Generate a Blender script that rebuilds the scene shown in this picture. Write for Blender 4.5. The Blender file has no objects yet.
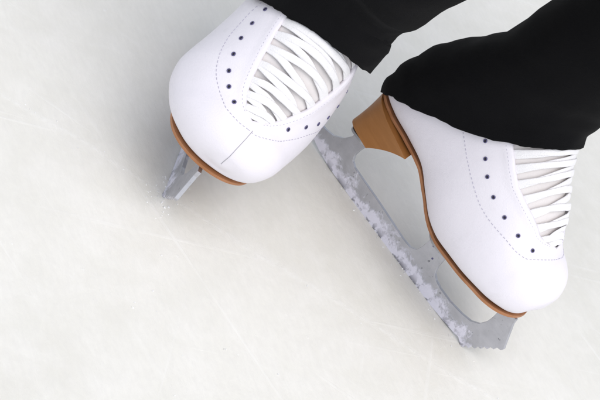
import bpy, bmesh, math, random
from mathutils import Vector, Matrix, noise

CAM = (39.34, 40.5, 1262.7, 1.2794)           # pitch below horizontal, roll, distance (mm), focal ratio
POSE_A = (91.8, 99.25, -20.36, -9.81)          # x, y (mm), heading, lean
POSE_B = (-110.5, 59.6, -74, -8, 3)
AXIS_A = (.34, 0, 1); AXIS_B = (.32, 0, 1)
SUN_EL, SUN_AZ, SUN_STR, SUN_ANG, SUN_COL = 65, -42, 1.05, 75, (1, .94, .86)
SKY_STR, EXPO, SKY_SAT, DUST = .13, .56, .4, 1.5
ICE_A, ICE_B, ICE_C = (.735,.725,.67), (.815,.805,.755), (.86,.85,.82)
GROOVES = [(-.22,.975,-.012,.0035,.8),(-.35,.937,-.12,.002,.15),(.6,.8,.33,.003,.35),(-.5,.866,.45,.002,.3),(-.69,.72,.187,.003,.35)]
ICE_SSS = 0
# ---------------------------------------------------------------- boot surface (millimetres, left foot, toe along +X)
# rows: lower point B (sole / counter line), upper point T (vamp / instep / tongue line), half width, height of the
# widest point as a fraction from B, lower and upper roundness, sideways shift
ROWS = [
 (220.5,72.5, 227.5,84,  6, .50,2.0,2.0,-4),
 (218.5,67.5,  228.5,95, 19,.46,2.3,2.0,-4),
 (213,64.4,  225.5,105, 29, .41,2.7,2.0,-3),
 (204.5,63,  219.5,113,  36.5, .37,3.0,2.0,-2),
 (194,61.5, 210.5,118.5,  42, .36,3.2,2.0,-1),
 (181,60,199.5,123,  45, .36,3.3,2.0,0),
 (165,57.5,190,132,  47,.37,3.2,2.0,1),
 (147,55,181,146,  47.5,.39,2.9,2.0,1.5),
 (129,53,170.5,158,46,.42,2.6,2.05,0.5),
 (111,57,  162.5,168,  44.5,.45,2.4,2.1,-1),
 (93,68, 156,177,43.5, .48,2.3,2.1,-2.5),
 (73,81, 151.5,185,  42, .50,2.3,2.1,-3.5),
 (50,86.5, 147.5,193,  40, .52,2.4,2.1,-4),
 (24,90,   145,200,  38.5, .54,2.4,2.1,-4),
 (5,97,    143.5,206,  38, .54,2.2,2.1,-3.5),
 (3,115,  143,212,  38.5, .54,2.1,2.1,-3),
 (9,140,  143,218,  39.5,.54,2.1,2.1,-2),
 (23,168,   144,225,  40, .54,2.1,2.1,-2),
 (42,196,  147,233,  41, .54,2.1,2.1,-2)]
NT = len(ROWS) - 1
def crom(rows, t):
    i = min(max(int(t), 0), len(rows) - 2); f = t - i
    p1 = rows[i]; p2 = rows[i+1]; p0 = rows[max(i-1, 0)]; p3 = rows[min(i+2, len(rows)-1)]
    out = []
    for a, b, c, d in zip(p0, p1, p2, p3):
        m1 = (c - a) * .5; m2 = (d - b) * .5
        h = c - b
        if h * m1 <= 0 and i > 0: m1 = 0
        if h * m2 <= 0 and i < len(rows) - 3: m2 = 0
        f2 = f*f; f3 = f2*f
        out.append((2*f3-3*f2+1)*b + (f3-2*f2+f)*m1 + (-2*f3+3*f2)*c + (f3-f2)*m2)
    return out
def spow(v, e): return math.copysign(abs(v) ** e, v)
_rc = {}
WIDE = [0]
def row_at(t):
    r = _rc.get(t)
    if r is None: r = _rc[t] = crom(ROWS, t)
    return r
def P0(t, a):
    bx, bz, tx, tz, w, sw, nl, nu, cy = row_at(t)
    ca, sa = math.cos(a), math.sin(a)
    if ca >= 0: s = sw + (1 - sw) * spow(ca, 2/nu); y = spow(sa, 2/nu)
    else: s = sw - sw * spow(-ca, 2/nl); y = spow(sa, 2/nl)
    y = w*y + cy
    if WIDE[0]:                  # the other foot is a little broader, most of all over the inner instep
        y *= 1.08 + .12*min(1, 1.6*(1-s))*math.exp(-((t-6)/4)**2) if y > 0 else 1.07 + (.10 + .34*min(1, 1.5*(1-s)))*math.exp(-((t-9)/3.4)**2)
    return (bx + (tx-bx)*s, y, bz + (tz-bz)*s)
def Nrm(t, a):
    e = .02
    A = Vector(P0(min(t+e, NT), a)) - Vector(P0(max(t-e, 0), a))
    B = Vector(P0(t, a+e)) - Vector(P0(t, a-e))
    n = B.cross(A)
    return n.normalized() if n.length > 1e-9 else Vector((1, 0, 0))
def P(t, a, off=0.0):
    return Vector(P0(t, a)) + Nrm(t, a) * off
TTH = 5.35                       # where the throat opens
def lerp_tab(tab, x):
    if x <= tab[0][0]: return tab[0][1]
    for (x0, y0), (x1, y1) in zip(tab, tab[1:]):
        if x <= x1: return y0 + (y1-y0)*(x-x0)/(x1-x0)
    return tab[-1][1]
# ---------------------------------------------------------------- helpers
MM = .001
ORG = Vector((110, 0, 0))
C = bpy.context.scene.collection
def tag(o, label=None, cat=None, group=None, kind=None):
    if label: o['label'] = label
    if cat: o['category'] = cat
    if group: o['group'] = group
    if kind: o['kind'] = kind
    return o
def mesh_obj(name, verts, faces, mat, parent=None, smooth=True, side=1, scale=MM, org=ORG, weld=0.0, recalc=True, autosmooth=None, outward=False):
    bm = bmesh.new()
    vs = [bm.verts.new(((v[0]-org[0])*scale, (v[1]-org[1])*scale*side, (v[2]-org[2])*scale)) for v in verts]
    for f in faces:
        if len(set(f)) < 3: continue
        try: bm.faces.new([vs[i] for i in f])
        except ValueError: pass
    if weld: bmesh.ops.remove_doubles(bm, verts=bm.verts[:], dist=weld*scale)
    if recalc: bmesh.ops.recalc_face_normals(bm, faces=bm.faces[:])
    if outward:
        c = sum((v.co for v in bm.verts), Vector())/len(bm.verts)
        if sum(f.normal.dot(f.calc_center_median()-c)*f.calc_area() for f in bm.faces) < 0:
            bmesh.ops.reverse_faces(bm, faces=bm.faces[:])
    me = bpy.data.meshes.new(name); bm.to_mesh(me); bm.free()
    for p in me.polygons: p.use_smooth = smooth
    if autosmooth is not None:
        me.set_sharp_from_angle(angle=math.radians(autosmooth))
    me.materials.append(mat)
    o = bpy.data.objects.new(name, me); C.objects.link(o)
    if parent: o.parent = parent
    return o
def solid(o, th, offset=-1, bevel=0):
    m = o.modifiers.new('thickness', 'SOLIDIFY'); m.thickness = th*MM; m.offset = offset; m.use_even_offset = False
    return o
def bevel(o, w, seg=2, ang=35):
    m = o.modifiers.new('bevel', 'BEVEL'); m.width = w*MM; m.segments = seg; m.limit_method = 'ANGLE'; m.angle_limit = math.radians(ang)
    return o
def grid_faces(n, m, wrap=False, base=0):
    f = []
    for i in range(n-1):
        for j in range(m if wrap else m-1):
            a = base+i*m+j; b = base+i*m+(j+1) % m
            f.append((a, b, b+m, a+m))
    return f
def tube(pts, rad, n=8, closed=False):
    """verts, faces of a tube along pts"""
    V, F = [], []
    K = len(pts)
    up = Vector((.3, .2, 1)).normalized()
    for i, p in enumerate(pts):
        a = pts[(i-1) % K] if closed else pts[max(i-1, 0)]
        b = pts[(i+1) % K] if closed else pts[min(i+1, K-1)]
        d = (b-a).normalized()
        s = d.cross(up); s = s.normalized() if s.length > 1e-4 else Vector((1, 0, 0)); u = s.cross(d)
        r = rad(i/(max(K-1, 1))) if callable(rad) else rad
        for k in range(n):
            an = 2*math.pi*k/n
            V.append(p + s*(math.cos(an)*r) + u*(math.sin(an)*r))
    for i in range(K if closed else K-1):
        for k in range(n):
            a = i*n+k; b = i*n+(k+1) % n; c = ((i+1) % K)*n
            F.append((a, b, c+(k+1) % n, c+k))
    if not closed:
        F.append(tuple(range(n))); F.append(tuple((K-1)*n+k for k in range(n)))
    return V, F
def add(V, F, v2, f2):
    b = len(V); V += list(v2); F += [tuple(i+b for i in f) for f in f2]

# ---------------------------------------------------------------- materials
def mat(name, base=(.8,.8,.8), rough=.5, metal=0, spec=.5):
    m = bpy.data.materials.new(name); m.use_nodes = True
    b = m.node_tree.nodes['Principled BSDF']
    b.inputs['Base Color'].default_value = (*base, 1); b.inputs['Roughness'].default_value = rough
    b.inputs['Metallic'].default_value = metal; b.inputs['Specular IOR Level'].default_value = spec
    return m, m.node_tree.nodes, m.node_tree.links, b
def nd(N, t, **k):
    n = N.new(t)
    for a, v in k.items():
        if a in n.inputs: n.inputs[a].default_value = v
        else: setattr(n, a, v)
    return n
def noise_tex(N, L, vec, scale, detail=4, rough=.55, dist=0):
    n = nd(N, 'ShaderNodeTexNoise'); n.inputs['Scale'].default_value = scale; n.inputs['Detail'].default_value = detail
    n.inputs['Roughness'].default_value = rough; n.inputs['Distortion'].default_value = dist
    if vec: L.new(vec, n.inputs['Vector'])
    return n.outputs['Fac']
def ramp(N, L, fac, stops, interp='LINEAR'):
    r = N.new('ShaderNodeValToRGB'); r.color_ramp.interpolation = interp
    e = r.color_ramp.elements
    while len(e) < len(stops): e.new(.5)
    for q, (p, c) in zip(e, stops):
        q.position = p; q.color = (c, c, c, 1) if isinstance(c, (int, float)) else (*c, 1)
    L.new(fac, r.inputs['Fac']); return r.outputs['Color']
def mth(N, L, op, a, b=None, c=None, clamp=False):
    n = N.new('ShaderNodeMath'); n.operation = op; n.use_clamp = clamp
    for i, v in enumerate((a, b, c)):
        if v is None: continue
        if isinstance(v, (int, float)): n.inputs[i].default_value = v
        else: L.new(v, n.inputs[i])
    return n.outputs[0]
def mixc(N, L, fac, a, b, mode='MIX'):
    n = N.new('ShaderNodeMix'); n.data_type = 'RGBA'; n.blend_type = mode
    for i, v in ((0, fac), (6, a), (7, b)):
        if isinstance(v, (int, float)): n.inputs[i].default_value = v
        elif isinstance(v, tuple): n.inputs[i].default_value = (*v, 1)
        else: L.new(v, n.inputs[i])
    return n.outputs[2]
def bump(N, L, b, h, strength=.3, dist=.001):
    n = N.new('ShaderNodeBump'); n.inputs['Strength'].default_value = strength; n.inputs['Distance'].default_value = dist
    L.new(h, n.inputs['Height']); L.new(n.outputs['Normal'], b.inputs['Normal'])
def objco(N): return N.new('ShaderNodeTexCoord').outputs['Object']

def make_materials():
    M = {}
    # white boot leather: fine grain, soft creases, faint scuffs
    m, N, L, b = mat('white_leather', (.80,.79,.83), .42, 0, .35); co = objco(N)
    grain = noise_tex(N, L, co, 900, 2); crease = noise_tex(N, L, co, 38, 3, .5, .4)
    sc = ramp(N, L, noise_tex(N, L, co, 55, 6, .7), [(.60,0),(.74,1)])
    big = noise_tex(N, L, co, 14, 3)
    col = mixc(N, L, ramp(N, L, big, [(.3,0),(.75,1)]), (.82,.79,.85), (.78,.755,.81))
    col = mixc(N, L, mth(N, L, 'MULTIPLY', sc, .3), col, (.66,.65,.66))
    L.new(col, b.inputs['Base Color'])
    L.new(ramp(N, L, crease, [(.3,.34),(.7,.52)]), b.inputs['Roughness'])
    h = mth(N, L, 'ADD', mth(N, L, 'MULTIPLY', grain, .25), mth(N, L, 'MULTIPLY', crease, 1.0))
    bump(N, L, b, h, .55, .0013); M['leather'] = m
    m, N, L, b = mat('tongue_lining', (.62,.55,.50), .75, 0, .2); co = objco(N)
    L.new(mixc(N, L, noise_tex(N, L, co, 60, 4), (.72,.68,.67), (.80,.77,.77)), b.inputs['Base Color'])
    bump(N, L, b, noise_tex(N, L, co, 700, 2), .3, .0006); M['tongue'] = m
    m, N, L, b = mat('lace_cotton', (.84,.83,.85), .85, 0, .15); co = objco(N)
    v = nd(N, 'ShaderNodeTexVoronoi'); v.inputs['Scale'].default_value = 1100; L.new(co, v.inputs['Vector'])
    L.new(mixc(N, L, noise_tex(N, L, co, 120, 4), (.78,.77,.79), (.88,.87,.89)), b.inputs['Base Color'])
    bump(N, L, b, v.outputs['Distance'], .5, .0005); b.inputs['Sheen Weight'].default_value = .2; M['lace'] = m
    m, N, L, b = mat('thread', (.46,.44,.54), .8); M['thread'] = m
    m, N, L, b = mat('seam_crease', (.42,.41,.45), .8); M['seam'] = m
    m, N, L, b = mat('eyelet_metal', (.13,.12,.24), .35, .6); M['eyelet'] = m
    m, N, L, b = mat('eyelet_hole', (.015,.015,.02), .8); M['hole'] = m
    # brown stacked heel and sole edge
    m, N, L, b = mat('brown_heel', (.24,.10,.035), .38, 0, .45); co = objco(N)
    mp = N.new('ShaderNodeMapping'); mp.inputs['Scale'].default_value = (1, 1, 7); L.new(co, mp.inputs['Vector'])
    st = noise_tex(N, L, mp.outputs[0], 35, 5, .6)
    L.new(mixc(N, L, ramp(N, L, st, [(.3,0),(.7,1)]), (.33,.135,.034), (.385,.165,.046)), b.inputs['Base Color'])
    L.new(ramp(N, L, noise_tex(N, L, co, 90, 4), [(.3,.28),(.7,.5)]), b.inputs['Roughness'])
    bump(N, L, b, st, .05, .0006); M['heel'] = m
    m, N, L, b = mat('brown_sole', (.22,.09,.045), .45, 0, .4); co = objco(N)
    L.new(mixc(N, L, ramp(N, L, noise_tex(N, L, co, 70, 5), [(.3,0),(.7,1)]), (.34,.14,.052), (.46,.21,.10)), b.inputs['Base Color'])
    bump(N, L, b, noise_tex(N, L, co, 250, 4), .2, .0005); M['sole'] = m
    # steel blade with frost caught along its lower part
    m, N, L, b = mat('blade_steel', (.5,.5,.53), .36, .85, .5); co = objco(N)
    sx = N.new('ShaderNodeSeparateXYZ'); L.new(co, sx.inputs[0])
    mp = N.new('ShaderNodeMapping'); mp.inputs['Scale'].default_value = (60, 60, 900); L.new(co, mp.inputs['Vector'])
    br = noise_tex(N, L, mp.outputs[0], 1, 4)
    n1 = noise_tex(N, L, co, 75, 6, .65, .3); n2 = noise_tex(N, L, co, 420, 3)
    hgt = mth(N, L, 'MULTIPLY', sx.outputs['Z'], 22.0)                       # 0 at the edge, .5 at 19 mm
    fr = mth(N, L, 'SUBTRACT', mth(N, L, 'ADD', n1, mth(N, L, 'MULTIPLY', n2, .22)), hgt)
    frost = ramp(N, L, fr, [(.30,0),(.44,.9)])
    spots = ramp(N, L, noise_tex(N, L, co, 230, 2), [(.69,0),(.74,1)])
    col = mixc(N, L, ramp(N, L, n1, [(.3,0),(.7,1)]), (.45,.45,.485), (.55,.55,.59))
    col = mixc(N, L, mth(N, L, 'MULTIPLY', spots, .7), col, (.12,.12,.14))
    col = mixc(N, L, frost, col, (.74,.725,.82))
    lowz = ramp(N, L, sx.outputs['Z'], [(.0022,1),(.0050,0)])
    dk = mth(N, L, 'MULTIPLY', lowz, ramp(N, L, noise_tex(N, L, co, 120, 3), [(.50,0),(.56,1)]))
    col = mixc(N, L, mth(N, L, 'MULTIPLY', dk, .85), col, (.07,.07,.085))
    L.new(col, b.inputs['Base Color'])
    L.new(mth(N, L, 'SUBTRACT', .80, mth(N, L, 'MULTIPLY', frost, .8), None, True), b.inputs['Metallic'])
    L.new(mth(N, L, 'ADD', ramp(N, L, br, [(.3,.34),(.7,.52)]), mth(N, L, 'MULTIPLY', frost, .3)), b.inputs['Roughness'])
    bump(N, L, b, mth(N, L, 'ADD', mth(N, L, 'MULTIPLY', br, .15), mth(N, L, 'MULTIPLY', mth(N, L, 'MULTIPLY', frost, n1), 2.2)), .5, .001); M['steel'] = m
    m, N, L, b = mat('plate_steel', (.40,.40,.42), .4, .85); M['plate'] = m
    # black stretch trousers
    m, N, L, b = mat('black_trousers', (.010,.010,.012), .92, 0, .10); co = objco(N)
    L.new(mixc(N, L, noise_tex(N, L, co, 25, 4), (.0035,.0035,.004), (.006,.006,.007)), b.inputs['Base Color'])
    w = nd(N, 'ShaderNodeTexVoronoi'); w.inputs['Scale'].default_value = 1500; L.new(co, w.inputs['Vector'])
    bump(N, L, b, mth(N, L, 'ADD', w.outputs['Distance'], mth(N, L, 'MULTIPLY', noise_tex(N, L, co, 45, 3), .8)), .35, .0006)
    b.inputs['Sheen Weight'].default_value = .02; M['trousers'] = m
    m, N, L, b = mat('skin', (.55,.36,.28), .55); M['skin'] = m
    m, N, L, b = mat('ice_chip', (.86,.86,.86), .5, 0, .5); M['chip'] = m
    return M

def ice_material():
    m, N, L, b = mat('rink_ice', (.8,.8,.77), .35, 0, .5); co = objco(N)
    def mapped(rot, sc, loc=(0, 0, 0)):
        a = N.new('ShaderNodeMapping'); a.inputs['Rotation'].default_value = (0, 0, math.radians(rot)); L.new(co, a.inputs['Vector'])
        q = N.new('ShaderNodeMapping'); q.inputs['Scale'].default_value = sc; q.inputs['Location'].default_value = loc; L.new(a.outputs[0], q.inputs['Vector'])
        return q.outputs[0]
    cloud = noise_tex(N, L, co, 5, 5, .55, .3); cl2 = noise_tex(N, L, co, 26, 6, .65, .2)
    col = mixc(N, L, ramp(N, L, cloud, [(.3,0),(.7,1)]), ICE_A, ICE_B)
    col = mixc(N, L, mth(N, L, 'MULTIPLY', ramp(N, L, cl2, [(.40,0),(.66,1)]), .45), col, ICE_C)
    fine = noise_tex(N, L, mapped(38, (90, 230, 1)), 1, 4, .65)
    col = mixc(N, L, mth(N, L, 'MULTIPLY', ramp(N, L, fine, [(.38,0),(.66,1)]), .28), col, (.70,.69,.66))
    # fine hairline scratches in several directions
    scr = None
    for rot, k, lo, hi, s in ((22,70,.63,.70,3),(-38,90,.64,.70,11),(71,60,.65,.72,5),(-8,120,.63,.70,8),(112,80,.66,.72,2)):
        f = noise_tex(N, L, mapped(rot, (1.6, k, 1), (s, s*1.7, 0)), 1, 3, .5, .05)
        br = ramp(N, L, noise_tex(N, L, mapped(rot, (5, 9, 1), (s*2, 0, 0)), 1, 4, .6), [(.47,0),(.66,1)])
        f = mth(N, L, 'MULTIPLY', ramp(N, L, f, [(lo,0),(hi,1)]), br)
        scr = f if scr is None else mth(N, L, 'MAXIMUM', scr, f)
    # long blade grooves: distance to straight lines, wandering a little
    sx = N.new('ShaderNodeSeparateXYZ'); L.new(co, sx.inputs[0])
    wob = mth(N, L, 'MULTIPLY', mth(N, L, 'SUBTRACT', noise_tex(N, L, co, 9, 3), .5), .018)
    crumb = noise_tex(N, L, co, 160, 5, .7)
    for (nx, ny, d, w, st) in GROOVES:
        e = mth(N, L, 'ADD', mth(N, L, 'MULTIPLY', sx.outputs['X'], nx), mth(N, L, 'MULTIPLY', sx.outputs['Y'], ny))
        e = mth(N, L, 'ABSOLUTE', mth(N, L, 'ADD', mth(N, L, 'SUBTRACT', e, d), wob))
        e = mth(N, L, 'SUBTRACT', 1.0, mth(N, L, 'DIVIDE', e, w), None, True)
        e = mth(N, L, 'MULTIPLY', mth(N, L, 'MULTIPLY', e, ramp(N, L, crumb, [(.38,.12),(.62,1)])), st)
        scr = mth(N, L, 'MAXIMUM', scr, e)
    fleck = ramp(N, L, noise_tex(N, L, co, 75, 5, .62), [(.66,0),(.74,1)])
    fleck = mth(N, L, 'MULTIPLY', fleck, ramp(N, L, noise_tex(N, L, co, 7, 3), [(.45,0),(.65,1)]))
    wht = mth(N, L, 'MAXIMUM', mth(N, L, 'MULTIPLY', scr, .38), mth(N, L, 'MULTIPLY', fleck, .6))
    col = mixc(N, L, wht, col, (.90,.90,.89))
    L.new(col, b.inputs['Base Color'])
    L.new(mth(N, L, 'ADD', ramp(N, L, cl2, [(.3,.30),(.75,.50)]), mth(N, L, 'MULTIPLY', wht, .3)), b.inputs['Roughness'])
    h = mth(N, L, 'ADD', mth(N, L, 'MULTIPLY', cl2, 1.2), mth(N, L, 'MULTIPLY', wht, .9))
    h = mth(N, L, 'ADD', h, mth(N, L, 'ADD', mth(N, L, 'MULTIPLY', crumb, .35), mth(N, L, 'MULTIPLY', fine, .3)))
    b.inputs['Subsurface Weight'].default_value = ICE_SSS; b.inputs['Subsurface Radius'].default_value = (1, 1, 1); b.inputs['Subsurface Scale'].default_value = .07
    bump(N, L, b, h, .35, .0015)
    return m

# ---------------------------------------------------------------- the skate
# the lacing of each foot: throat half opening, sideways shift of the throat, eyelets on both sides, rows of lace
LACING = {
 1: dict(tth=5.2, ae=[(5.2,0),(5.45,.17),(5.85,.36),(6.3,.5),(7,.62),(8,.76),(9.4,.93),(10.7,1.03),(11.9,1.09),(13,1.12),(18,1.12)], a0=[(0,0),(18,0)],
    med=[(12.38,1.43),(11.32,1.43),(10.34,1.38),(9.17,1.26),(7.88,1.10),(6.72,.91),(5.6,.64)],
    lat=[(11.9,1.43),(10.9,1.41),(9.9,1.33),(8.9,1.22),(7.8,1.07),(6.9,.9),(6.0,.70)],
    rows=[5.65, 6.4, 7.25, 8.2, 9.2, 10.25, 11.3, 12.35, 13.4, 14.4]),
 -1: dict(tth=4.3, ae=[(4.3,0),(4.5,.10),(4.8,.19),(5.15,.26),(5.5,.32),(6.5,.45),(7.3,.54),(9,.68),(10.2,.76),(12,.86),(18,.9)], a0=[(0,0),(4.3,0),(5.5,-.08),(7,-.17),(8,-.19),(18,-.2)],
    med=[(11.2,1.5),(10.3,1.45),(9.35,1.38),(8.4,1.28),(7.5,1.12),(6.65,.91),(5.65,.64)],
    lat=[(10.37,.97),(9.22,.92),(8.08,.84),(7.1,.74),(6.25,.65),(5.45,.54),(4.72,.38)],
    rows=[4.75, 5.45, 6.2, 7.05, 7.95, 8.9, 9.9, 10.9, 11.9, 12.9])}
FOOT = [1]
def ae(t): return lerp_tab(LACING[FOOT[0]]['ae'], t)
def a0(t): return lerp_tab(LACING[FOOT[0]]['a0'], t)
_sl = []
def sole_line(x):
    """lower point of the upper, by x (mm)"""
    pts = _sl or _sl.extend((r[0], r[1]) for r in (crom(ROWS, k*.1) for k in range(0, 141))) or _sl
    for (x0, z0), (x1, z1) in zip(pts, pts[1:]):
        if x1 <= x <= x0: return z1 + (z0-z1)*(x-x1)/max(x0-x1, 1e-6)
    return pts[0][1] if x > pts[0][0] else pts[-1][1]
def sole_widths():
    """outline of the sole: widest reach of the upper close above the sole line, both sides"""
    out = {}
    for i in range(0, 281):
        t = 14.0*i/280
        for k in range(1, 60):
            for sg in (-1, 1):
                p = P0(t, sg*math.pi*(.5 + .5*k/60))
                if p[2] < sole_line(min(max(p[0], 5), 220.4)) + 7:
                    key = int(round(p[0]/4))
                    q = out.setdefault(key, [0, 0])
                    if sg > 0: q[1] = max(q[1], p[1])
                    else: q[0] = min(q[0], p[1])
    return out
BLADE = [(-19,21),(-20.5,15),(-20,8),(-16,6.2),(-4,3.6),(15,1.2),(50,.2),(80,0),(120,0),(164,.3),(180,1.2),(194,2.6),(199,3.6),
 (202,2.2),(205.5,.4),(208.2,1.4),(208.6,4.6),(211.6,4.9),(212.2,8.6),(215.4,9.2),(215.8,13),(219,13.8),(219.4,17.6),(222.6,18.6),(223,22.2),(226.2,23.4),(227,27),(230.6,28.2),(231.6,31),
 (229.5,35),(225.5,43),(221,52),(220,57.2),(203.5,55.2),(205.2,47),(205.6,40),(205,34),(202,27),(195.5,22),(186,19.4),(171,17.4),(158,17.6),(151,19),(146,22),(143.4,28),(142.6,36),(143,46.5),
 (121,46.5),(121.6,36),(121.4,28),(119.6,21.5),(114,18),(105,17.4),(82,19),(66,20),(40,21),(30,21.4),(24.6,24),(22.2,29),(22.6,36),(25,48),
 (10,48),(8.6,38),(4,30),(-5,23.4),(-14,21)]
HEEL_TOP = [(3,88.5),(66,80.5)]
def build_skate(side, M, name, label):
    WIDE[0] = side < 0; FOOT[0] = side; LC = LACING[side]; TTH = LC['tth']; EY_MED, EY_LAT, AE = LC['med'], LC['lat'], LC['ae']
    root = bpy.data.objects.new(name, None); C.objects.link(root)
    root.empty_display_size = .05
    tag(root, label, 'ice skate', 'white figure skates on the feet of one skater')
    kw = dict(parent=root, side=side)
    med = -1                                                     # medial side of the master (left) foot is -Y
    # --- upper: one shell, open along the throat
    V, F = [], []; nt, na = 190, 120
    for i in range(nt):
        t = NT*(i/(nt-1)); e = ae(t)
        for j in range(na):
            b = e + (2*math.pi-2*e)*j/(na-1); a = b + a0(t)
            lip = 0.0
            d = min(b-e, 2*math.pi-e-b)
            if t > TTH and d < .16: lip = .9*math.sin(min(d/.16, 1)*math.pi)      # stitched facing edge swells a little
            V.append(P(t, a, lip) if 0 < i else Vector(P0(t, a)))
    F = grid_faces(nt, na)
    c0 = len(V); tip = sum((V[j] for j in range(na)), Vector())/na; V.append(tip + Vector((.8, 0, 0)))
    F += [(c0, j+1, j) for j in range(na-1)]
    up = mesh_obj('boot_upper', V, F, M['leather'], weld=.02, outward=True, **kw); solid(up, 2.6)
    # --- tongue under the throat
    V = []; n1, n2 = 70, 33
    for i in range(n1):
        t = TTH-.55 + (NT-TTH+.55)*i/(n1-1); e = ae(t)+.28
        for j in range(n2): V.append(P(t, a0(t)-e+2*e*j/(n2-1), -5.2-(1.2 if i == 0 else 0)))
    tg = mesh_obj('tongue', V, grid_faces(n1, n2), M['tongue'], **kw); solid(tg, 2.5)
    # --- laces: flat crossing ribbons, under the facing edges and over the tongue
    V, F = [], []
    rows = LC['rows']
    rnd = random.Random(5)
    def ribbon(t0, t1, flip, over, wid=4.8):
        K = 30; pts = []; jit = rnd.uniform(-.06, .06)
        for q in range(K+1):
            f = q/K; t = t0+(t1-t0)*f + (jit+.07*math.sin(f*math.pi*2+t0*2))*math.sin(f*math.pi)
            e = ae(t)+.16; a = a0(t) + (1-2*f)*e*flip
            edge = min(f, 1-f)
            off = -3.4 + 3.5*min(1, (edge/.22)**.8) + over*math.sin(f*math.pi)*.9
            pts.append((P(t, a, off), Nrm(t, a)))
        base = len(V); ns = 12; tw = rnd.uniform(-.15, .15)
        for q, (p, n) in enumerate(pts):
            d = (pts[min(q+1, K)][0]-pts[max(q-1, 0)][0]).normalized()
            n = (n - d*n.dot(d)).normalized(); s = d.cross(n)
            w = wid*(1+.04*math.sin(q*.9+t0*3))*(1+.28*math.sin(q/K*math.pi)**1.5)/2; th = .65
            n2 = n*math.cos(tw)+s*math.sin(tw); s2 = s*math.cos(tw)-n*math.sin(tw)
            for k in range(ns):
                an = 2*math.pi*k/ns
                V.append(p + s2*(w*spow(math.cos(an), .7)) + n2*(th*spow(math.sin(an), .8)))
        F.extend(grid_faces(K+1, ns, True, base))
        F.append(tuple(base+k for k in range(ns))); F.append(tuple(base+K*ns+k for k in range(ns)))
    ribbon(rows[0]-.12, rows[0]-.12, 1, .1)
    for i in range(len(rows)-1):
        ribbon(rows[i]+.08, rows[i+1]+.05, -1, .05); ribbon(rows[i]+.05, rows[i]+.42, 1, 1.25)
    mesh_obj('lace', V, F, M['lace'], **kw)
    # --- eyelets, each a rim with its dark hole
    for tab, sg in ((EY_MED, med), (EY_LAT, -med)):
        for t, a in tab:
            p = P(t, a*sg, .1); n = Nrm(t, a*sg); s = n.orthogonal().normalized(); u = n.cross(s)
            V, F = [], []; R_, r_ = 1.35, .45
            for i in range(20):
                A = 2*math.pi*i/20; d = s*math.cos(A)+u*math.sin(A)
                for k in range(8):
                    B_ = 2*math.pi*k/8; V.append(p + d*(R_+r_*math.cos(B_)) + n*(.15+r_*math.sin(B_)))
            F = [(i*8+k, i*8+(k+1) % 8, ((i+1) % 20)*8+(k+1) % 8, ((i+1) % 20)*8+k) for i in range(20) for k in range(8)]
            ey = mesh_obj('eyelet', V, F, M['eyelet'], **kw)
            V = [p+n*.25] + [p + (s*math.cos(2*math.pi*i/16)+u*math.sin(2*math.pi*i/16))*1.2+n*.25 for i in range(16)]
            mesh_obj('eyelet_hole', V, [(0, 1+i, 1+(i+1) % 16) for i in range(16)], M['hole'], parent=ey, side=side, recalc=False)
    # --- stitching: dashes outside the eyelet row and a close row along each facing edge
    V, F = [], []
    def dashes(path, dash, gap, r):
        acc = 0; seg = []; on = True
        for p, q in zip(path, path[1:]):
            acc += (q-p).length
            if on: seg.append(p)
            if acc > (dash if on else gap):
                if on and len(seg) > 1:
                    add(V, F, *tube(seg, r, 5))
                seg = []; acc = 0; on = not on
    def curve_on(tab, sg, da, off, n=900):
        ts = sorted(tab); lo, hi = ts[0][0], ts[-1][0]
        return [P(lo+(hi-lo)*k/n, sg*(lerp_tab(ts, lo+(hi-lo)*k/n)+da), off) for k in range(n+1)]
    for tab, sg in ((EY_MED, med), (EY_LAT, -med)):
        tt = sorted(tab)
        tl, al = tt[0]
        t2 = [(TTH-.72, -.2), (TTH-.72, 0.0), (TTH-.65, .22), ((TTH-.9+tl)/2, .27+al/2), (tl-.22, al+.18)] + [(t+.08, a+.20) for t, a in tt[1:]] + [(13.6, tt[-1][1]+.2), (14.6, tt[-1][1]+.2)]
        pth = []
        for k in range(100, 100*(len(t2)-2)+1, 2):
            t, a = crom(t2, k/100); pth.append(P(t, sg*a, .10))
        fine = []
        for p, q in zip(pth, pth[1:]):
            m = max(1, int((q-p).length/.35)); fine += [p.lerp(q, i/m) for i in range(m)]
        dashes(fine, 1.9, 1.2, .25)
        t3 = [(t, a+.085+sg*a0(t)) for t, a in AE if t > TTH+.15 and t < 13.5]
        dashes(curve_on(t3, sg, 0, .75), 1.4, 1.5, .22)
    mesh_obj('stitching', V, F, M['thread'], **kw)
    # --- seam over the toe box
    path = [P(t, .10-.05*t, .10+.12*max(0, 1-t)) for t in [TTH-.6-(TTH-.68)*k/120 for k in range(121)]]
    if side < 0: mesh_obj('toe_seam', *tube(path, .28, 6), M['seam'], **kw)
    # --- sole
    top = []; n_t = 240
    raw = []
    for i in range(n_t):
        t = 14.35*i/(n_t-1); l = r = 0; xl = None
        pb = P0(t, math.pi)
        best = [None, None]
        for k in range(1, 50):
            for q, sg in enumerate((-1, 1)):
                p = P0(t, sg*math.pi*(.5+.5*k/50))
                if p[2] < sole_line(min(max(p[0], 5), 220.4)) + 5 and (best[q] is None or abs(p[1]) > abs(best[q][1])): best[q] = p
        if best[0] is None or best[1] is None: continue
        raw.append((best[0], best[1], pb))
    for i, (pl_, pr_, pb) in enumerate(raw):
        x = pb[0]; ar = math.exp(-((x-98)/26)**2)
        hl = max(0, 1-((x-30)/34)**2) if x < 64 else 0
        l = pl_[1]*(.915-.13*ar); r = pr_[1]*(.90-.08*ar)
        top.append((pl_[0], l, pr_[0], r))
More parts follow.
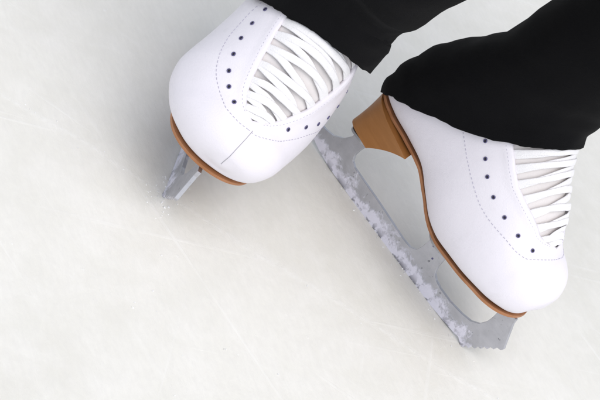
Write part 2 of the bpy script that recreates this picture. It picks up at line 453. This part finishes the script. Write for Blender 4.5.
    for _ in range(6):                                           # an even, hand-finished edge
        sm = [top[0]]
        for i in range(1, len(top)-1): sm.append(tuple(.25*top[i-1][c]+.5*top[i][c]+.25*top[i+1][c] for c in range(4)))
        top = sm + [top[-1]]
    top = [q for q in top if (q[0]+q[2])/2 < 184]
    l0, r0 = top[0][1], top[0][3]; x0 = (top[0][0]+top[0][2])/2; toe = []
    for k in range(1, 61):
        g = math.sin(k/60*math.pi/2); x = x0+(220.6-x0)*g
        w = math.sqrt(max(0, 1-g**2.5)); c = -2.5*g
        toe.append((x, l0*w+c-.05, x, r0*w+c+.05))
    top = toe[::-1] + top
    def sole_top(x):
        z = sole_line(min(max(x, 5), 218))
        return (min(z, 61.5+.13*(x-194)) if x > 194 else z) + .3
    m_ = 14; V = []
    for (xl, l, xr, r) in top:
        for k in range(m_):
            g = k/(m_-1); x = xl+(xr-xl)*g; V.append((x, l+(r-l)*g, sole_top(x)))
    so = mesh_obj('sole', V, grid_faces(len(top), m_), M['sole'], smooth=False, recalc=False, **kw)
    # make sure the normals look up before thickening downwards
    bm = bmesh.new(); bm.from_mesh(so.data)
    for f_ in bm.faces:
        if f_.normal.z < 0: f_.normal_flip()
    bm.to_mesh(so.data); bm.free(); solid(so, 2.5); bevel(so, .6, 2, 40)
    # --- heel: waisted block, round at the back, hollow breast at the front
    V = []; nh, nr = 24, 44
    for i in range(nh):
        f = i/(nh-1)
        xb = 2.4 + 1.0*math.sin(f*math.pi) - 3.2*f
        xf = 65.0 - 34.5*(1-(1-f)**1.12)
        hw = 30*(1-f)**1.5 + 19.5*(1-(1-f)**1.5)
        for k in range(nr):
            if k < 30:                                             # U round the back
                A = -math.pi/2 - math.pi*k/29
                x_ = xb+hw*.95+hw*.95*math.cos(A); y_ = -hw*math.sin(A)*-1
                if x_ > xf: x_ = xf
                # stretch the sides forward to the breast
                s_ = abs(math.sin(A))**6
                x_ = x_*(1-s_) + xf*s_
            else:                                                  # breast, concave
                q = (k-29)/(nr-29); y_ = hw*(1-2*q) if True else 0
                y_ = hw*(1-2*q); x_ = xf - 4.5*(1-f*.4)*math.cos(q*math.pi-math.pi/2)
                if k < 30: pass
            zt = 84.2 + (sole_line(min(max(x_, 5), 220))-4.0-84.2)
            z_ = zt*(1-f) + 51.0*f
            V.append((x_, y_, z_))
    # keep the turn of the ring consistent
    F = grid_faces(nh, nr, True)
    F.append(tuple((nh-1)*nr+k for k in range(nr))); F.append(tuple(range(nr)))
    he = mesh_obj('heel', V, F, M['heel'], autosmooth=38, weld=.05, **kw); bevel(he, .8, 3, 40)
    V2 = [(x_, y_, 50.0) for x_, y_, z_ in V[(nh-1)*nr:]]
    V3 = [(16+(x_-16)*1.005, y_*1.005, 47.2) for x_, y_, z_ in V2]
    n = nr
    # --- blade with toe picks, plates and screws
    V = [(x, -1.75, z) for x, z in BLADE]+[(x, 1.75, z) for x, z in BLADE]; n = len(BLADE)
    F = [tuple(range(n)), tuple(range(2*n-1, n-1, -1))] + [(i, i+n, (i+1) % n+n, (i+1) % n) for i in range(n)]
    bl = mesh_obj('blade', V, F, M['steel'], smooth=False, **kw); bevel(bl, .35, 2, 20)
    V = []; pl = []
    for k in range(40):
        x = 116+84*k/39; w = 21*(1-abs(2*k/39-1)**5)**.5 if 0 < k < 39 else 6
        z = sole_line(x)-4.2
        for j in range(7): V.append((x, -w+2*w*j/6, z))
    p1 = mesh_obj('sole_plate', V, grid_faces(40, 7), M['plate'], smooth=False, recalc=False, **kw); solid(p1, 2.2, 1 if side < 0 else 1)
    V = []
    for k in range(16):
        x = 4+25*k/15; w = 15*(1-abs(2*k/15-1)**4)**.5 if 0 < k < 15 else 5
        for j in range(5): V.append((x, -w+2*w*j/4, 49.8))
    p2 = mesh_obj('heel_plate', V, grid_faces(16, 5), M['plate'], smooth=False, recalc=False, **kw); solid(p2, 2.2, 1)
    for p in (p1, p2):
        bm = bmesh.new(); bm.from_mesh(p.data)
        for f_ in bm.faces:
            if f_.normal.z > 0: f_.normal_flip()
        bm.to_mesh(p.data); bm.free()
    for x, z in ((128, 37), (135, 29)):
        for s in (-1,):
            V = [(x, s*2.0, z)] + [(x+1.0*math.cos(2*math.pi*i/12), s*1.85, z+1.0*math.sin(2*math.pi*i/12)) for i in range(12)]
            mesh_obj('rivet', V, [(0, 1+i, 1+(i+1) % 12) for i in range(12)], M['eyelet'], parent=bl, side=side)
    return root, bl

def place(root, bl, x, y, yaw, lean, pitch):
    R = Matrix.Rotation(math.radians(yaw), 4, 'Z') @ Matrix.Rotation(math.radians(lean), 4, 'X')
    Pt = Matrix.Translation(Vector((.095, 0, .002))) @ Matrix.Rotation(math.radians(pitch), 4, 'Y') @ Matrix.Translation(Vector((-.095, 0, -.002)))
    Mw = Matrix.Translation(Vector((x*MM, y*MM, 0))) @ R @ Pt
    lo = min((Mw @ v.co).z for v in bl.data.vertices)
    Mw = Matrix.Translation(Vector((0, 0, -lo-.0009))) @ Mw
    root.location, q, _ = Mw.decompose(); root.rotation_euler = q.to_euler()
    return Mw

# ---------------------------------------------------------------- trousers
def leg_rings(Mw, side, hem, axis, knee_len, hip, seed):
    """rings of world points (metres) from hem to hip"""
    na = 120; rings = []
    def loc(p): return Mw @ Vector(((p[0]-ORG[0])*MM, p[1]*MM*side, p[2]*MM))
    def hemt(a):
        a = (a+math.pi) % (2*math.pi)-math.pi
        return lerp_tab(hem, a)
    WIDE[0] = side < 0
    A = [2*math.pi*j/na for j in range(na)]
    nb = 26
    for i in range(nb):
        f = i/(nb-1); ring = []
        for a in A:
            t = hemt(a)*(1-f) + 17.9*f
            off = 5.5 + 1.5*math.exp(-f*7) + 2*f
            off -= 3.2*max(0, math.cos(a))*(1-f)
            if side < 0: off += (6+15*min(1, f*4))*(1-.40*f)*max(0, -math.sin(a))
            v = P(t, a, off)
            fold = noise.noise(Vector((v.x*.018+seed, v.y*.018, v.z*.055)))*4.2*min(1, f*4) + noise.noise(Vector((v.x*.05, v.y*.05+seed, v.z*.10)))*1.5
            hemn = (noise.noise(Vector((a*9+seed, 3.1, .3)))*1.3 + noise.noise(Vector((a*30, seed, .3)))*.8)*(1 if i == 0 else math.exp(-f*9))
            v = P(t, a, off+fold*.8) + Vector((0, 0, -hemn))
            ring.append(loc(v))
        rings.append(ring)
    top = rings[-1]; c0 = sum(top, Vector())/na
    ax = Vector(axis).normalized()
    kn = c0 + ax*knee_len
    # centre line: ankle -> knee -> hip
    path = []
    n1 = 34
    for i in range(1, n1+1): path.append(c0 + (kn-c0)*(i/n1))
    n2 = 24
    for i in range(1, n2+1): path.append(kn + (hip-kn)*(i/n2))
    rel0 = [p-c0 for p in top]
    d0 = ax
    fwd = (Mw.to_3x3() @ Vector((1, 0, 0))); 
    for i, c in enumerate(path):
        g = (i+1)/len(path)
        pv = path[i-1] if i else c0; nx = path[min(i+1, len(path)-1)]
        d = (nx-pv).normalized()
        fx = (fwd - d*fwd.dot(d)).normalized(); sy = d.cross(fx)
        s = (c-c0).length
        lg = min(1, i/n1)
        ra = (.055 if side > 0 else .060) + .008*math.sin(min(1, lg*1.1)*math.pi) + (.02 if i >= n1 else 0) + (.03*(i-n1)/n2 if i >= n1 else 0)
        rb = ra*.95
        bl = min(1, (i+1)/(9 if side > 0 else 15)); bl = bl*bl*(3-2*bl)
        ring = []
        for j, a in enumerate(A):
            p2 = c + fx*(math.cos(a)*ra) + sy*(math.sin(a)*rb*side)
            p1 = c + rel0[j]*(.97-.06*bl)
            p = p1*(1-bl)+p2*bl
            fo = noise.noise(Vector((p.x*11+seed, p.y*11, p.z*32)))*.0045 + noise.noise(Vector((p.x*40, p.y*40, p.z*60+seed)))*.0012
            p += (p-c).normalized()*fo
            ring.append(p)
        rings.append(ring)
    return rings, [c0, kn, hip]

def main():
    sc = bpy.context.scene
    M = make_materials()
    # ice
    bm = bmesh.new(); bmesh.ops.create_grid(bm, x_segments=4, y_segments=4, size=15)
    me = bpy.data.meshes.new('ice'); bm.to_mesh(me); bm.free(); me.materials.append(ice_material())
    ice = bpy.data.objects.new('ice', me); C.objects.link(ice); ice['kind'] = 'structure'
    # skates
    a, abl = build_skate(1, M, 'figure_skate', 'white figure skate seen side-on, its brown heel and full blade in view')
    b, bbl = build_skate(-1, M, 'figure_skate', 'white figure skate with laced toe facing the viewer, heel out of sight')
    MA = place(a, abl, *POSE_A, 0); MB = place(b, bbl, *POSE_B)
    # the skater: two legs
    hipc = Vector((-.03, .30, .70))
    HA = [(-math.pi,13.95),(-2.4,13.89),(-1.84,13.39),(-1.56,12.76),(-1.29,12.46),(-.8,12.07),(0,11.9),(.8,12.07),(1.29,12.46),(1.56,12.76),(1.84,13.39),(2.4,13.89),(math.pi,13.95)]
    HB = [(-math.pi,13.0),(-2.4,12.8),(-1.8,11.9),(-1.07,11.1),(-.19,10.45),(.47,10.25),(1.26,10.8),(1.8,11.6),(2.4,12.8),(math.pi,13.0)]
    ra, ca = leg_rings(MA, 1, HA, AXIS_A, .30, hipc+Vector((.085,0,0)), 1.7)
    rb, cb = leg_rings(MB, -1, HB, AXIS_B, .30, hipc+Vector((-.085,.02,0)), 8.3)
    base = Vector(((POSE_A[0]+POSE_B[0])/2*MM, (POSE_A[1]+POSE_B[1])/2*MM, 0))
    # body: continuous legs and pelvis inside the clothing
    pts = [hipc+Vector((0,0,.12)), hipc+Vector((0,0,.02)), ca[2], ca[1], ca[0], MA @ Vector((-.06,0,.13)), cb[2], cb[1], cb[0], MB @ Vector((-.06,0,.13))]
    rad = [.075,.08,.05,.036,.028,.024,.05,.036,.028,.024]
    me = bpy.data.meshes.new('person'); me.from_pydata([p-base for p in pts], [(0,1),(1,2),(2,3),(3,4),(4,5),(1,6),(6,7),(7,8),(8,9)], [])
    me.materials.append(M['skin'])
    person = bpy.data.objects.new('person', me); C.objects.link(person); person.location = base
    sk = person.modifiers.new('skin', 'SKIN'); person.modifiers.new('sub', 'SUBSURF').levels = 1
    for v, r in zip(me.skin_vertices[0].data, rad): v.radius = (r, r)
    me.skin_vertices[0].data[1].use_root = True
    tag(person, 'skater in black trousers wearing the two white skates, only the lower legs in view', 'person')
    V, F = [], []
    for rings in (ra, rb):
        base_i = len(V); na = len(rings[0])
        for r in rings: V += [p-base for p in r]
        F += grid_faces(len(rings), na, True, base_i)
        F.append(tuple(base_i+(len(rings)-1)*na+k for k in range(na)))
    # seat of the trousers
    b0 = len(V); nr = 40
    prof = [(-.09,.10,.075),(-.03,.165,.12),(.04,.172,.125),(.12,.16,.115),(.20,.145,.105)]
    for dz, rx, ry in prof:
        for k in range(nr):
            A = 2*math.pi*k/nr; V.append(hipc-base+Vector((rx*math.cos(A), ry*math.sin(A), dz)))
    F += grid_faces(len(prof), nr, True, b0); F.append(tuple(b0+k for k in range(nr))); F.append(tuple(b0+(len(prof)-1)*nr+k for k in range(nr)))
    tr = mesh_obj('trousers', V, F, M['trousers'], parent=person, scale=1, org=(0,0,0)); solid(tr, 1.8)
    # ice shavings: nobody could count them
    rnd = random.Random(3); V, F = [], []
    def chip(x, y, r):
        c = Vector((x, y, r*.25)); b_ = len(V)
        pts = [Vector((rnd.uniform(-1,1), rnd.uniform(-1,1), rnd.uniform(-.45,.6))).normalized()*r*rnd.uniform(.5,1.2) for _ in range(7)]
        bmv = bmesh.new(); vs = [bmv.verts.new(p) for p in pts]
        h = bmesh.ops.convex_hull(bmv, input=vs)
        bmv.verts.index_update()
        idx = {v: i for i, v in enumerate(bmv.verts)}
        for v in bmv.verts: V.append(c+Vector((v.co.x, v.co.y, v.co.z*.6)))
        for f_ in bmv.faces: F.append(tuple(b_+idx[v] for v in f_.verts))
        bmv.free()
    def line_pts(Mw, n, spread, x0, x1, rlo, rhi):
        for _ in range(n):
            p = Mw @ Vector(((rnd.uniform(x0, x1)-110)*MM, 0, 0))
            chip(p.x+rnd.gauss(0, spread), p.y+rnd.gauss(0, spread), rnd.uniform(rlo, rhi))
    line_pts(MA, 90, .006, 0, 215, .0004, .0014)
    line_pts(MB, 45, .008, 190, 225, .0004, .0015)
    for _ in range(160):
        chip(rnd.uniform(-.55,.55), rnd.uniform(-.45,.75), rnd.choice((.0004,.0005,.0006,.0008,.0012)))
    for (nx, ny, d, w, st) in GROOVES[:2]:
        for _ in range(40):
            q = rnd.uniform(-.5, .5); chip(nx*d-ny*q+rnd.gauss(0,.004), ny*d+nx*q+rnd.gauss(0,.004), rnd.uniform(.0004,.0012))
    sh = mesh_obj('ice_shavings', V, F, M['chip'], smooth=False, scale=1, org=(0,0,0)); tag(sh, 'tiny white ice shavings scattered over the rink and along the blade', 'ice shavings', None, 'stuff')
    # camera
    th, ph = math.radians(CAM[0]), math.radians(CAM[1]); D = CAM[2]*MM
    fw = Vector((0, math.cos(th), -math.sin(th))); r = Vector((1,0,0)); u = r.cross(fw)
    cx = r*math.cos(ph)+u*math.sin(ph); cy = r*(-math.sin(ph))+u*math.cos(ph)
    cam = bpy.data.objects.new('camera', bpy.data.cameras.new('camera')); C.objects.link(cam)
    Rm = Matrix((cx, cy, -fw)).transposed().to_4x4(); Rm.translation = Vector((0,0,.06))-fw*D
    cam.matrix_world = Rm
    cam.data.sensor_width = 36; cam.data.lens = 36*CAM[2]*CAM[3]/600; cam.data.clip_start = .01; cam.data.clip_end = 200
    cam.data.dof.use_dof = False
    sc.camera = cam
    # daylight
    w = bpy.data.worlds.new('World'); sc.world = w; w.use_nodes = True
    N, L = w.node_tree.nodes, w.node_tree.links
    sky = N.new('ShaderNodeTexSky'); sky.sky_type = 'NISHITA'; sky.sun_disc = False
    sky.sun_elevation = math.radians(SUN_EL); sky.sun_rotation = math.radians(90-SUN_AZ)   # azimuth measured from +X
    sky.air_density = 1.0; sky.dust_density = DUST; sky.ozone_density = .3
    hs = N.new('ShaderNodeHueSaturation'); hs.inputs['Saturation'].default_value = SKY_SAT; L.new(sky.outputs[0], hs.inputs['Color'])   # thin overcast: a whiter sky
    bg = N['Background']; L.new(hs.outputs[0], bg.inputs[0]); bg.inputs[1].default_value = SKY_STR
    sl = bpy.data.lights.new('sun', 'SUN'); sl.energy = SUN_STR; sl.angle = math.radians(SUN_ANG); sl.color = SUN_COL
    so = bpy.data.objects.new('sun', sl); C.objects.link(so)
    e, z = math.radians(SUN_EL), math.radians(SUN_AZ)
    dirv = Vector((math.cos(e)*math.cos(z), math.cos(e)*math.sin(z), math.sin(e)))
    so.rotation_euler = dirv.to_track_quat('Z', 'Y').to_euler(); so.location = dirv*5
    sc.cycles.max_bounces = 6; sc.cycles.diffuse_bounces = 3; sc.cycles.glossy_bounces = 3; sc.cycles.caustics_reflective = False; sc.cycles.caustics_refractive = False
    sc.view_settings.view_transform = 'Standard'; sc.view_settings.look = 'None'; sc.view_settings.gamma = 1
    sc.view_settings.exposure = EXPO
main()
